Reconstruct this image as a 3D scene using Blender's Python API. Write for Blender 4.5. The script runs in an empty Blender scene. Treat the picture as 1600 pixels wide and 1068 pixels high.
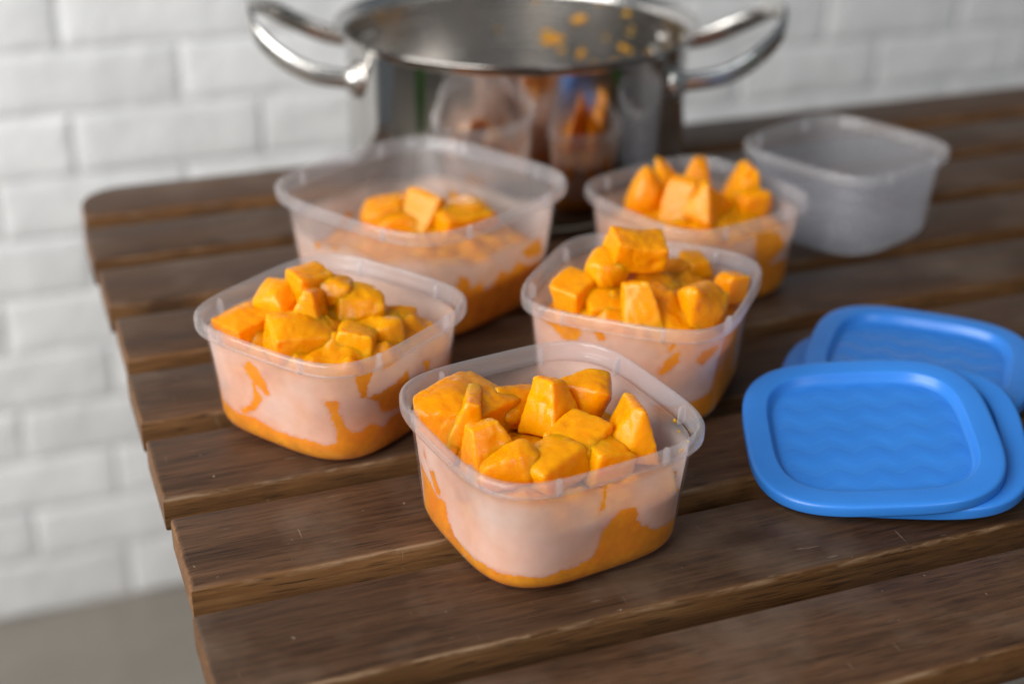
import bpy, bmesh, math, random
import numpy as np
from mathutils import Vector, Matrix, noise

random.seed(7)
scene = bpy.context.scene
COL = scene.collection
TT = 0.75                      # height of the table top above the floor
R = math.radians

# ------------------------------------------------------------------ camera
cam_d = bpy.data.cameras.new("camera")
cam = bpy.data.objects.new("camera", cam_d)
COL.objects.link(cam)
cr = Vector((0.9352842, -0.3538037, 0.0081459))
cu = Vector((0.1486388, 0.4136094, 0.8982393))
cf = Vector((0.3211696, 0.8388982, -0.4394313))
m = Matrix.Identity(4)
for i in range(3):
    m[i][0], m[i][1], m[i][2] = cr[i], cu[i], -cf[i]
m.translation = (0, 0, TT + 0.38)
cam.matrix_world = m
cam_d.sensor_width = 36.0
cam_d.lens = 50.04
cam_d.clip_start = 0.02
cam_d.clip_end = 50
cam_d.dof.use_dof = True
cam_d.dof.focus_distance = 0.672
cam_d.dof.aperture_fstop = 3.5
cam_d.dof.aperture_blades = 9
scene.camera = cam

# ------------------------------------------------------------------ world and lamps
world = bpy.data.worlds.new("World")
scene.world = world
world.use_nodes = True
bg = world.node_tree.nodes["Background"]
bg.inputs[0].default_value = (0.80, 0.90, 1.0, 1)
bg.inputs[1].default_value = 0.17


def area(name, loc, target, sx, sy, power, color):
    d = bpy.data.lights.new(name, 'AREA')
    d.shape = 'RECTANGLE'
    d.size, d.size_y = sx, sy
    d.energy = power
    d.color = color
    o = bpy.data.objects.new(name, d)
    COL.objects.link(o)
    o.location = loc
    o.rotation_euler = (Vector(target) - Vector(loc)).to_track_quat('-Z', 'Y').to_euler()
    return o


# a tall window to the left of the table and a paler fill lamp added high behind the camera
area("window_light", (-1.75, 0.10, 1.95), (0.45, 0.95, 0.75), 2.4, 2.1, 124, (1.0, 0.978, 0.945))
area("front_fill_light", (0.5, -2.3, 2.3), (0.6, 1.2, 0.7), 1.1, 0.8, 15, (0.88, 0.94, 1.0))

scene.view_settings.view_transform = 'Standard'
scene.view_settings.look = 'None'
scene.view_settings.exposure = 0
scene.view_settings.gamma = 1
scene.render.engine = 'CYCLES'
cy = scene.cycles
cy.use_denoising = True
try:
    cy.denoiser = 'OPENIMAGEDENOISE'
except Exception:
    pass
cy.max_bounces = 14
cy.diffuse_bounces = 6
cy.glossy_bounces = 6
cy.transmission_bounces = 8
cy.transparent_max_bounces = 40
cy.caustics_reflective = False
cy.caustics_refractive = False


# ------------------------------------------------------------------ helpers
def link(name, me, mats=(), parent=None, smooth=True):
    o = bpy.data.objects.new(name, me)
    COL.objects.link(o)
    if not me.materials:
        for mt in mats:
            me.materials.append(mt)
    if smooth and me.polygons:
        me.polygons.foreach_set("use_smooth", [True] * len(me.polygons))
    if parent is not None:
        o.parent = parent
    return o


def tag(o, label, cat, group=None, kind=None):
    if label: o["label"] = label
    if cat: o["category"] = cat
    if group: o["group"] = group
    if kind: o["kind"] = kind
    return o


def empty(name, loc=(0, 0, 0)):
    o = bpy.data.objects.new(name, None)
    COL.objects.link(o)
    o.location = loc
    o.empty_display_size = 0.05
    return o


def mesh(name, verts, faces):
    me = bpy.data.meshes.new(name)
    me.from_pydata([tuple(v) for v in verts], [], faces)
    me.update()
    return me


def sharp(me, deg=35):
    try:
        me.set_sharp_from_angle(angle=R(deg))
    except Exception:
        pass


def sq_ring(r, n, N, z):
    t = np.arange(N) * 2 * np.pi / N
    c, s = np.cos(t), np.sin(t)
    k = r / (np.abs(c) ** n + np.abs(s) ** n) ** (1 / n)
    return np.stack([k * c, k * s, np.full(N, z)], -1)


def lathe(rings, closed=False, cap0=False, cap1=False):
    """rings: arrays (N,3); returns verts, faces"""
    N = len(rings[0])
    v = np.concatenate(rings)
    f = []
    M = len(rings)
    for i in range(M if closed else M - 1):
        a, b = i * N, ((i + 1) % M) * N
        for j in range(N):
            k = (j + 1) % N
            f.append((a + j, a + k, b + k, b + j))
    if cap0: f.append(tuple(range(N - 1, -1, -1)))
    if cap1: f.append(tuple((M - 1) * N + j for j in range(N)))
    return v, f


class NT:
    """small node-tree builder"""
    def __init__(self, name):
        self.mat = bpy.data.materials.new(name)
        self.mat.use_nodes = True
        self.t = self.mat.node_tree
        self.t.nodes.clear()
        self.out = self.t.nodes.new('ShaderNodeOutputMaterial')

    def n(self, typ, props=None, **ins):
        nd = self.t.nodes.new('ShaderNode' + typ)
        for k, v in (props or {}).items():
            setattr(nd, k, v)
        for k, v in ins.items():
            key = int(k[1:]) if k[0] == 'i' and k[1:].isdigit() else k.replace('_', ' ')
            s = nd.inputs[key]
            if isinstance(v, bpy.types.NodeSocket):
                self.t.links.new(v, s)
            elif isinstance(v, bpy.types.Node):
                self.t.links.new(v.outputs[0], s)
            elif isinstance(v, tuple) and len(v) == 3 and s.type == 'RGBA':
                s.default_value = (*v, 1)
            else:
                s.default_value = v
        return nd

    def ramp(self, fac, stops, interp='LINEAR'):
        nd = self.n('ValToRGB', i0=fac)
        cr_ = nd.color_ramp
        cr_.interpolation = interp
        while len(cr_.elements) < len(stops):
            cr_.elements.new(0.5)
        for e, (p, c) in zip(cr_.elements, stops):
            e.position = p
            e.color = (*c, 1) if isinstance(c, tuple) else (c, c, c, 1)
        return nd.outputs[0]

    def mixc(self, fac, a, b, mode='MIX'):
        nd = self.t.nodes.new('ShaderNodeMix')
        nd.data_type = 'RGBA'
        nd.blend_type = mode
        for key, v in ((0, fac), (6, a), (7, b)):
            s = nd.inputs[key]
            if isinstance(v, bpy.types.NodeSocket): self.t.links.new(v, s)
            elif isinstance(v, tuple): s.default_value = (*v, 1)
            else: s.default_value = v
        return nd.outputs[2]

    def math(self, op, a, b=0.0, c=0.0, clamp=False):
        nd = self.n('Math', {'operation': op, 'use_clamp': clamp}, i0=a, i1=b, i2=c)
        return nd.outputs[0]

    def rng(self, v, a, b, c=0.0, d=1.0, smooth=False):
        nd = self.n('MapRange', {'interpolation_type': 'SMOOTHSTEP' if smooth else 'LINEAR', 'clamp': True} if smooth else {'clamp': True},
                    i0=v, i1=a, i2=b, i3=c, i4=d)
        return nd.outputs[0]

    def mixs(self, fac, a, b):
        return self.n('MixShader', i0=fac, i1=a, i2=b).outputs[0]

    def coord(self, which='Object'):
        return self.n('TexCoord').outputs[which]

    def mapping(self, vec, scale=(1, 1, 1), loc=(0, 0, 0), rot=(0, 0, 0)):
        return self.n('Mapping', Vector=vec, Scale=scale, Location=loc, Rotation=rot).outputs[0]

    def noise(self, vec, scale, detail=3.0, rough=0.5, dist=0.0, out=0):
        return self.n('TexNoise', Vector=vec, Scale=scale, Detail=detail, Roughness=rough, Distortion=dist).outputs[out]

    def bump(self, h, strength=0.3, dist=0.001, normal=None):
        nd = self.n('Bump', Strength=strength, Distance=dist, Height=h)
        if normal is not None: self.t.links.new(normal, nd.inputs['Normal'])
        return nd.outputs[0]

    def done(self, shader):
        self.t.links.new(shader if isinstance(shader, bpy.types.NodeSocket) else shader.outputs[0], self.out.inputs[0])
        return self.mat


# ------------------------------------------------------------------ materials
def mat_wood():
    w = NT("weathered_wood")
    co = w.coord('Object')
    oi = w.n('ObjectInfo').outputs['Random']
    off = w.n('CombineXYZ', X=w.math('MULTIPLY', oi, 37.0), Y=w.math('MULTIPLY', oi, 11.0), Z=w.math('MULTIPLY', oi, 5.0)).outputs[0]
    v = w.n('VectorMath', {'operation': 'ADD'}, i0=co, i1=off).outputs[0]
    # wandering of the fibres
    wv = w.noise(w.mapping(v, (3.0, 9.0, 9.0)), 1.0, 2.0, out=1)
    wv = w.n('VectorMath', {'operation': 'MULTIPLY_ADD'}, i0=wv, i1=(0.05, 0.012, 0.012), i2=v).outputs[0]
    g1 = w.noise(w.mapping(wv, (22, 330, 330)), 1.0, 6.0, 0.68)          # fine fibre
    g2 = w.noise(w.mapping(wv, (2.6, 46, 46)), 1.0, 4.0, 0.55)          # broad figure
    pores = w.noise(w.mapping(wv, (48, 900, 900)), 1.0, 2.0, 0.5)
    blot = w.noise(v, 13.0, 4.0, 0.6)
    fig = w.math('ADD', w.math('MULTIPLY', g1, 0.55), w.math('MULTIPLY', g2, 0.45))
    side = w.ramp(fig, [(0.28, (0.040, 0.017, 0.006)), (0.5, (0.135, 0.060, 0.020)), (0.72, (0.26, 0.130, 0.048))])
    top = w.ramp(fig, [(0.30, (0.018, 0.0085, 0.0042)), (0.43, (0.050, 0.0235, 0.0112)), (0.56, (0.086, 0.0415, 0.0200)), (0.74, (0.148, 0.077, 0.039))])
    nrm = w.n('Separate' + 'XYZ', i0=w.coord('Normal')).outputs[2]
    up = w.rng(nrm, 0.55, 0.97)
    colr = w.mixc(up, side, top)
    # slat-to-slat difference of tone
    colr = w.mixc(1.0, colr, w.ramp(oi, [(0.0, 0.82), (0.5, 1.0), (1.0, 1.14)]), 'MULTIPLY')
    # dark pores
    colr = w.mixc(w.rng(pores, 0.32, 0.44, 0.65, 0.0), colr, (0.014, 0.008, 0.005))
    # greyish worn bloom
    colr = w.mixc(w.math('MULTIPLY', w.rng(blot, 0.50, 0.74, 0.0, 0.50), up), colr, (0.175, 0.122, 0.086))
    # knots
    vk = w.n('TexVoronoi', {'voronoi_dimensions': '2D'}, Vector=w.mapping(v, (4.0, 12.0, 0)), Scale=1.0, Randomness=1.0)
    kn = w.math('MULTIPLY', w.rng(vk.outputs[0], 0.03, 0.10, 0.7, 0.0), w.rng(w.n('Separate' + 'Color', i0=vk.outputs[1]).outputs[0], 0.62, 0.66))
    colr = w.mixc(kn, colr, (0.030, 0.014, 0.007))
    # pale, knocked edges
    sx = w.n('Separate' + 'XYZ', i0=co)
    ed = w.math('ABSOLUTE', sx.outputs[1])
    emask = w.rng(ed, 0.0299, 0.0307)
    zt = w.rng(sx.outputs[2], -0.0042, -0.0016)
    en = w.noise(w.mapping(v, (38, 260, 260)), 1.0, 4.0, 0.65)
    emask = w.math('MULTIPLY', w.math('MULTIPLY', emask, zt), w.rng(en, 0.47, 0.62))
    colr = w.mixc(w.math('MULTIPLY', emask, 0.75), colr, (0.34, 0.22, 0.13))
    # scratches and specks
    sc = w.noise(w.mapping(v, (60, 420, 60), rot=(0, 0, 0.9)), 1.0, 1.0, 0.4)
    sc2 = w.noise(w.mapping(v, (420, 45, 60), rot=(0, 0, 0.35)), 1.0, 1.0, 0.4)
    scm = w.math('MAXIMUM', w.rng(sc, 0.77, 0.82), w.rng(sc2, 0.79, 0.83))
    colr = w.mixc(w.math('MULTIPLY', scm, 0.22), colr, (0.36, 0.28, 0.20))
    sp = w.noise(v, 330.0, 1.0, 0.5)
    colr = w.mixc(w.rng(sp, 0.785, 0.83, 0.0, 0.5), colr, (0.45, 0.36, 0.25))
    h = w.math('ADD', w.math('MULTIPLY', g1, 0.8), w.math('MULTIPLY', pores, 0.6))
    h = w.math('SUBTRACT', h, w.math('MULTIPLY', scm, 0.25))
    b = w.bump(h, 0.5, 0.0007)
    rough = w.rng(g2, 0.3, 0.7, 0.42, 0.62)
    p = w.n('BsdfPrincipled', Base_Color=colr, Roughness=rough, Normal=b)
    p.inputs['Specular IOR Level'].default_value = 0.30
    return w.done(p)


def mat_brick():
    w = NT("white_painted_brick")
    v = w.n('NewGeometry').outputs['Position']
    oi = w.n('ObjectInfo').outputs['Random']
    n1 = w.noise(v, 9.0, 4.0, 0.6)
    c = w.ramp(n1, [(0.3, (0.73, 0.735, 0.74)), (0.7, (0.81, 0.81, 0.81))])
    c = w.mixc(1.0, c, w.ramp(oi, [(0, 0.93), (1, 1.03)]), 'MULTIPLY')
    b = w.bump(w.noise(v, 28.0, 5.0, 0.62), 0.6, 0.006)
    return w.done(w.n('BsdfPrincipled', Base_Color=c, Roughness=0.55, Normal=b))


def mat_floor():
    w = NT("grey_brown_floor")
    v = w.n('NewGeometry').outputs['Position']
    n1 = w.noise(v, 3.0, 5.0, 0.6)
    n2 = w.noise(v, 40.0, 4.0, 0.6)
    c = w.ramp(w.math('ADD', w.math('MULTIPLY', n1, 0.7), w.math('MULTIPLY', n2, 0.3)), [(0.3, (0.165, 0.146, 0.123)), (0.7, (0.25, 0.222, 0.19))])
    return w.done(w.n('BsdfPrincipled', Base_Color=c, Roughness=0.6, Normal=w.bump(n2, 0.2, 0.003)))


def veil_nodes(w, tint=(0.93, 0.92, 0.94)):
    d = w.n('BsdfDiffuse', Color=tint)
    t = w.n('BsdfTranslucent', Color=tint)
    return w.mixs(0.5, d, t)


def gloss_over(w, sh, rough=0.22, ior=1.45, bump=None, amount=1.0):
    f0 = ((ior - 1) / (ior + 1)) ** 2
    fc = w.n('LayerWeight', Blend=0.5).outputs[1]
    fr = w.math('MULTIPLY_ADD', w.math('POWER', fc, 4.5), 0.85, f0)     # the same from both sides of the thin wall
    g = w.n('BsdfGlossy', Color=(1, 1, 1), Roughness=rough)
    if bump is not None:
        w.t.links.new(bump, g.inputs['Normal'])
    return w.mixs(w.math('MULTIPLY', fr, amount), sh, g)


def mat_plastic(name, fac, rough=0.2, tint=(0.93, 0.92, 0.94)):
    w = NT(name)
    co = w.coord('Object')
    n1 = w.noise(co, 60.0, 3.0, 0.6)
    f = w.rng(n1, 0.3, 0.7, fac * 0.96, fac * 1.04)
    tr = w.n('BsdfTransparent', Color=(0.965, 0.96, 0.97))
    sh = w.mixs(f, tr, veil_nodes(w, tint))
    return w.done(gloss_over(w, sh, rough, 1.42, w.bump(w.noise(co, 35.0, 2.0), 0.05, 0.002), 0.8))


def mat_inner():
    """inside face of a filled tub: clear plastic, milky film where pulp sits behind an air gap, orange where pulp and juice wet it"""
    w = NT("wetted_plastic")
    co = w.coord('Object')
    oi = w.n('ObjectInfo').outputs['Random']
    off = w.n('CombineXYZ', X=w.math('MULTIPLY', oi, 3.0), Y=w.math('MULTIPLY', oi, 7.0)).outputs[0]
    v = w.n('VectorMath', {'operation': 'ADD'}, i0=co, i1=off).outputs[0]
    wet_a = w.n('Attribute', {'attribute_name': 'wet'}).outputs['Fac']
    film_a = w.n('Attribute', {'attribute_name': 'film'}).outputs['Fac']
    nz = w.noise(v, 420.0, 4.0, 0.65)
    nz2 = w.noise(v, 130.0, 3.0, 0.6)
    d = w.math('ADD', wet_a, w.math('MULTIPLY', w.math('SUBTRACT', nz, 0.5), 0.0036))
    d = w.math('ADD', d, w.math('MULTIPLY', w.math('SUBTRACT', nz2, 0.5), 0.0042))
    wet = w.rng(d, -0.00018, 0.00022)
    rim_edge = w.rng(d, -0.0022, -0.0002, 0.0, 0.20)      # slightly damp halo round the wet patches
    n3 = w.noise(v, 45.0, 3.0, 0.55)
    n4 = w.noise(v, 26.0, 2.0, 0.5)
    n3 = w.math('ADD', w.math('MULTIPLY', n3, 0.45), w.math('MULTIPLY', n4, 0.55))
    filmn = w.math('MULTIPLY', film_a, w.rng(n3, 0.36, 0.62, 0.34, 0.86))
    film_c = w.mixc(w.rng(w.noise(v, 30.0, 2.0), 0.35, 0.65), (0.90, 0.68, 0.57), (0.91, 0.79, 0.72))
    fd = w.n('BsdfDiffuse', Color=film_c)
    ft = w.n('BsdfTranslucent', Color=film_c)
    film = w.mixs(0.45, fd, ft)
    clear = w.mixs(w.math('MULTIPLY', w.math('SUBTRACT', 1.0, wet), 0.22), w.n('BsdfTransparent', Color=(0.965, 0.96, 0.97)), veil_nodes(w, (0.92, 0.88, 0.88)))
    dry = w.math('SUBTRACT', 1.0, wet)
    sh = w.mixs(w.math('MULTIPLY', w.math('SUBTRACT', filmn, rim_edge, clamp=True), dry), clear, film)
    oc = w.mixc(w.rng(w.noise(v, 70.0, 3.0, 0.6), 0.35, 0.68), (0.94, 0.35, 0.0), (1.0, 0.46, 0.0))
    od = w.n('BsdfDiffuse', Color=oc)
    ot = w.n('BsdfTranslucent', Color=oc)
    sh = w.mixs(w.math('MULTIPLY', wet, w.rng(w.noise(v, 95.0, 3.0, 0.6), 0.35, 0.65, 0.62, 0.92)), sh, w.mixs(0.45, od, ot))
    return w.done(gloss_over(w, sh, 0.25, 1.4, amount=0.35))


def mat_pumpkin(name="pumpkin_flesh", k=1.0):
    w = NT(name)
    co = w.coord('Object')
    oi = w.n('ObjectInfo').outputs['Random']
    off = w.n('CombineXYZ', X=oi, Y=w.math('MULTIPLY', oi, 3.0)).outputs[0]
    v = w.n('VectorMath', {'operation': 'ADD'}, i0=co, i1=off).outputs[0]
    n1 = w.noise(v, 48.0, 4.0, 0.6)
    n2 = w.noise(v, 420.0, 3.0, 0.6)
    fib = w.noise(w.mapping(v, (60, 60, 420)), 1.0, 3.0, 0.55)
    c = w.ramp(n1, [(0.28, (0.72 * k, 0.232 * k, 0.0005)), (0.5, (0.76 * k, 0.272 * k, 0.0006)), (0.75, (0.78 * k, 0.305 * k, 0.0010))])
    c = w.mixc(w.rng(oi, 0.35, 1.0, 0.0, 0.75), c, (0.78 * k, 0.315 * k, 0.0008))
    c = w.mixc(w.rng(fib, 0.58, 0.78, 0.0, 0.18), c, (0.84 * k, 0.37 * k, 0.003))
    h = w.math('ADD', w.math('MULTIPLY', n2, 0.5), w.math('MULTIPLY', fib, 0.6))
    b = w.bump(h, 0.17, 0.0005)
    p = w.n('BsdfPrincipled', Base_Color=c, Roughness=w.rng(w.noise(v, 150.0, 3.0, 0.6), 0.35, 0.65, 0.16, 0.42), Normal=b)
    p.inputs['Subsurface Weight'].default_value = 0.8
    p.inputs['Subsurface Radius'].default_value = (1.0, 0.35, 0.06)
    p.inputs['Subsurface Scale'].default_value = 0.013
    p.inputs['Specular IOR Level'].default_value = 0.30
    return w.done(p)


def mat_blue():
    w = NT("blue_plastic")
    co = w.coord('Object')
    n1 = w.noise(co, 25.0, 3.0)
    c = w.ramp(n1, [(0.3, (0.030, 0.195, 0.62)), (0.7, (0.036, 0.22, 0.68))])
    b = w.bump(w.noise(co, 1500.0, 2.0), 0.06, 0.0004)
    band = w.n('Attribute', {'attribute_name': 'band'}).outputs['Fac']       # zigzag bands with a finer finish
    c = w.mixc(w.math('MULTIPLY', band, 0.25), c, (0.022, 0.165, 0.60))
    p = w.n('BsdfPrincipled', Base_Color=c, Roughness=w.rng(band, 0.0, 1.0, 0.31, 0.20), Normal=b)
    p.inputs['Subsurface Weight'].default_value = 0.15
    p.inputs['Subsurface Radius'].default_value = (0.2, 0.5, 1.0)
    p.inputs['Subsurface Scale'].default_value = 0.003
    return w.done(p)


def mat_steel(name, rough, col=(0.60, 0.58, 0.56), streak=True):
    w = NT(name)
    co = w.coord('Object')
    n1 = w.noise(w.mapping(co, (6, 6, 420)), 1.0, 3.0, 0.6)
    n2 = w.noise(co, 18.0, 4.0, 0.6)
    r = w.math('ADD', w.rng(n1, 0.3, 0.7, rough * 0.7, rough * 1.3), w.rng(n2, 0.4, 0.8, 0.0, 0.10))
    b = w.bump(n1, 0.05 if streak else 0.01, 0.0004)
    p = w.n('BsdfPrincipled', Base_Color=col, Metallic=1.0, Roughness=r, Normal=b)
    return w.done(p)


M_wood = mat_wood()
M_brick = mat_brick()
M_floor = mat_floor()
M_outer = mat_plastic("milky_plastic", 0.035, 0.16)
M_rim = mat_plastic("milky_plastic_rim", 0.20, 0.08)
M_clear = mat_plastic("milky_plastic_inside", 0.26, 0.25, (0.86, 0.91, 1.0))
M_inner = mat_inner()
M_pump = mat_pumpkin()
M_mash = mat_pumpkin("pumpkin_mash", 0.95)
M_blue = mat_blue()
M_steel = mat_steel("polished_steel", 0.07, (0.47, 0.45, 0.43))
M_steel_in = mat_steel("inner_steel", 0.20, (0.62, 0.60, 0.58))
M_handle = mat_steel("handle_steel", 0.22, (0.68, 0.66, 0.63))

# ------------------------------------------------------------------ floor and brick wall
WY = 1.617
floor = link("floor", mesh("floor", [(-4, -4, 0), (5, -4, 0), (5, WY + 0.3, 0), (-4, WY + 0.3, 0)], [(0, 1, 2, 3)]), [M_floor], smooth=False)
floor["kind"] = "structure"


def box_bm(x0, x1, y0, y1, z0, z1):
    return [(x0, y0, z0), (x1, y0, z0), (x1, y1, z0), (x0, y1, z0), (x0, y0, z1), (x1, y0, z1), (x1, y1, z1), (x0, y1, z1)], \
           [(3, 2, 1, 0), (4, 5, 6, 7), (0, 1, 5, 4), (1, 2, 6, 5), (2, 3, 7, 6), (3, 0, 4, 7)]


BX0, BX1, BZ1 = -0.62, 2.30, 1.27
wall = link("brick_wall", mesh("brick_wall", *box_bm(BX0, BX1, WY + 0.0022, WY + 0.12, 0.0, BZ1)), [M_brick], smooth=False)
tag(wall, "white painted brick wall behind the wooden table", "brick wall")


def brick_mesh(L, H, seed):
    """front of a brick under thick white paint: nearly flat, uneven, its arris rounded into a shallow joint"""
    o_ = Vector((seed * 3.7, seed * 1.3, seed * 9.1))
    gx = [0, 0.0035, 0.009] + [0.009 + (L - 0.018) * i / 9 for i in range(1, 9)] + [L - 0.009, L - 0.0035, L]
    gz = [0, 0.0035, 0.009] + [0.009 + (H - 0.018) * i / 4 for i in range(1, 4)] + [H - 0.009, H - 0.0035, H]
    nx, nz = len(gx) - 1, len(gz) - 1
    vs, fs = [], []
    for k, z in enumerate(gz):
        for i, x in enumerate(gx):
            x_, z_ = x - L / 2, z - H / 2
            q = noise.noise(Vector((x_ * 20, z_ * 20, 0)) + o_)
            q2 = noise.noise(Vector((x_ * 55, z_ * 55, 4)) + o_)
            edge = min(i, nx - i, k, nz - k)
            y = -0.0012 * q - 0.0009 * q2
            if edge == 0:
                y += 0.0020 + 0.0016 * noise.noise(Vector((x_ * 16, z_ * 16, 9)) + o_)
                x_ += q * 0.0022
                z_ += q * 0.0022
            elif edge == 1:
                y += 0.0006
                x_ += q * 0.0012
                z_ += q * 0.0012
            vs.append((x_, y, z_))
    for k in range(nz):
        for i in range(nx):
            a_ = k * (nx + 1) + i
            fs.append((a_, a_ + 1, a_ + nx + 2, a_ + nx + 1))
    return mesh("brick", vs, fs)


BL, BH, JT = 0.2125, 0.0718, 0.0042
std = [brick_mesh(BL - JT, BH - JT, s) for s in range(6)]
low = [brick_mesh(BL - JT, 0.081 - JT, s + 20) for s in range(3)]
rb = random.Random(3)
for row in range(17):
    z0 = 0.0 if row == 0 else 0.081 + (row - 1) * BH
    zh = 0.081 if row == 0 else BH
    ph = (0.203 if (row - 9) % 2 == 0 else 0.0945) + rb.uniform(-0.012, 0.012)
    k0 = math.ceil((BX0 - ph) / BL)
    x = ph + k0 * BL
    while x + BL < BX1:
        me = rb.choice(low if row == 0 else std)
        b = bpy.data.objects.new("brick", me)
        if not me.materials: me.materials.append(M_brick)
        me.polygons.foreach_set("use_smooth", [True] * len(me.polygons))
        COL.objects.link(b)
        b.parent = wall
        b.location = (x + BL / 2, WY - rb.uniform(0.0, 0.0022), z0 + zh / 2 + rb.uniform(-.001, .001))
        b.rotation_euler = (rb.uniform(-.010, .010), rb.uniform(-.008, .008), rb.uniform(-.004, .004))
        x += BL

# ------------------------------------------------------------------ slatted table
TX0, TX1 = 0.0535, 1.72
table = empty("slatted_table", (TX0, 0.62, 0))
tag(table, "dark brown slatted wooden table with worn edges carrying the tubs, lids and pot", "table")
SW, PITCH, TH = 0.0616, 0.0806, 0.020


def outline_slab(pts, z_top, th, bev, seg=3):
    """pts: ccw outline; rounded top and bottom arrises"""
    P = np.array(pts, float)
    nxt, prv = np.roll(P, -1, 0), np.roll(P, 1, 0)
    d1 = P - prv; d1 /= np.linalg.norm(d1, axis=1)[:, None]
    d2 = nxt - P; d2 /= np.linalg.norm(d2, axis=1)[:, None]
    n1 = np.stack([-d1[:, 1], d1[:, 0]], -1); n2 = np.stack([-d2[:, 1], d2[:, 0]], -1)
    mi = n1 + n2
    mi /= (mi * n1).sum(1)[:, None]
    rings = []
    prof = []
    for i in range(seg + 1):
        a = i / seg * math.pi / 2
        prof.append((bev * (1 - math.sin(a)), -th + bev * (1 - math.cos(a))))
    prof = [(bev - bev * math.sin(i / seg * math.pi / 2), -th + bev - bev * math.cos(i / seg * math.pi / 2)) for i in range(seg + 1)]
    prof += [(bev - bev * math.cos(i / seg * math.pi / 2), -bev + bev * math.sin(i / seg * math.pi / 2)) for i in range(seg + 1)]
    for ins, z in prof:
        q = P + mi * ins
        rings.append(np.column_stack([q, np.full(len(q), z + z_top)]))
    return lathe(rings, cap0=True, cap1=True)


def slat_mesh(L, first=False, seed=0):
    x0, x1, h = -L / 2, L / 2, SW / 2
    rr = random.Random(seed)
    nseg = 40
    pts = []
    for i in range(nseg + 1):                                   # front edge, slightly wavy
        x = x0 + (x1 - x0) * i / nseg
        pts.append((x, -h + 0.0006 * noise.noise(Vector((x * 9, seed * 3.3, 0))) + 0.0003 * noise.noise(Vector((x * 60, seed, 1)))))
    if first:
        r = 0.034
        for i in range(0, 9):
            a = math.pi / 2 * i / 8
            pts.append((x1 - r + r * math.cos(a), h - r + r * math.sin(a)))
        pts.append((0.0, h))
        for i in range(0, 9):
            a = math.pi / 2 + math.pi / 2 * i / 8
            pts.append((x0 + r + r * math.cos(a), h - r + r * math.sin(a)))
    else:
        for i in range(nseg + 1):
            x = x1 - (x1 - x0) * i / nseg
            pts.append((x, h + 0.0005 * noise.noise(Vector((x * 9, seed * 7.7, 4)))))
    v, f = outline_slab(pts, 0.0, TH, 0.0026, 3)
    me = mesh("slat", v, f)
    me.materials.append(M_wood)
    me.polygons.foreach_set("use_smooth", [True] * len(me.polygons))
    sharp(me, 40)
    return me


rs = random.Random(11)
for i in range(12):
    y_back = 1.0845 - i * PITCH
    me = slat_mesh(TX1 - TX0 + rs.uniform(-.002, .002), i == 0, i + 1)
    o = link("slat", me, parent=table)
    o.matrix_parent_inverse = Matrix.Identity(4)
    o.location = ((TX1 - TX0) / 2 + rs.uniform(-.0012, .0012) + (0.002 if i == 0 else 0), y_back - SW / 2 - 0.62, TT - 0.0004 * rs.random())
    if i == 0: o.location.y += 0.004
    if i == 7: o.location.x -= 0.0040
    o.rotation_euler = (rs.uniform(-.006, .006), 0, rs.uniform(-.0008, .0008))


def beam(name, x0, x1, y0, y1, z0, z1, parent):
    cx, cy_, = (x0 + x1) / 2, (y0 + y1) / 2
    pts = [(x0 - cx, y0 - cy_), (x1 - cx, y0 - cy_), (x1 - cx, y1 - cy_), (x0 - cx, y1 - cy_)]
    v, f = outline_slab(pts, (z1 - z0) / 2, z1 - z0, 0.002, 2)
    me = mesh(name, v, f)
    me.materials.append(M_wood)
    o = link(name, me, parent=parent, smooth=False)
    o.location = (cx - TX0, cy_ - 0.62, (z0 + z1) / 2)
    return o


ZT = TT - TH - 0.001
for x in (0.30, 1.05, 1.47):
    beam("cross_rail", x, x + 0.045, 0.20, 1.05, ZT - 0.045, ZT, table)
for x in (0.30, 1.47):
    for y in (0.26, 0.94):
        beam("leg", x - 0.002, x + 0.047, y, y + 0.05, 0.001, ZT - 0.046, table)

# ------------------------------------------------------------------ plastic tubs
NA = 288


def poly_sd(px, py, poly):
    """signed distance (positive inside) of points to a polygon"""
    poly = np.asarray(poly, float)
    d = np.full(px.shape, 1e9)
    ins = np.zeros(px.shape, bool)
    n = len(poly)
    for i in range(n):
        ax, ay = poly[i]; bx, by = poly[(i + 1) % n]
        ex, ey = bx - ax, by - ay
        wx, wy = px - ax, py - ay
        t = np.clip((wx * ex + wy * ey) / (ex * ex + ey * ey + 1e-12), 0, 1)
        d = np.minimum(d, np.hypot(wx - ex * t, wy - ey * t))
        c = ((ay > py) != (by > py)) & (px < (bx - ax) * (py - ay) / (by - ay + 1e-12) + ax)
        ins ^= c
    return np.where(ins, d, -d)


def tub_dims(big):
    return (0.0770, 0.0768, 0.0657) if big else (0.0608, 0.0631, 0.0524)   # rim half width, height, base half width


def tub_nr(big, z):
    a, h, b = tub_dims(big)
    f = min(max(z / h, 0), 1)
    return 3.6 + 0.4 * f, b + (a * 0.945 - b) * f


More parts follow.
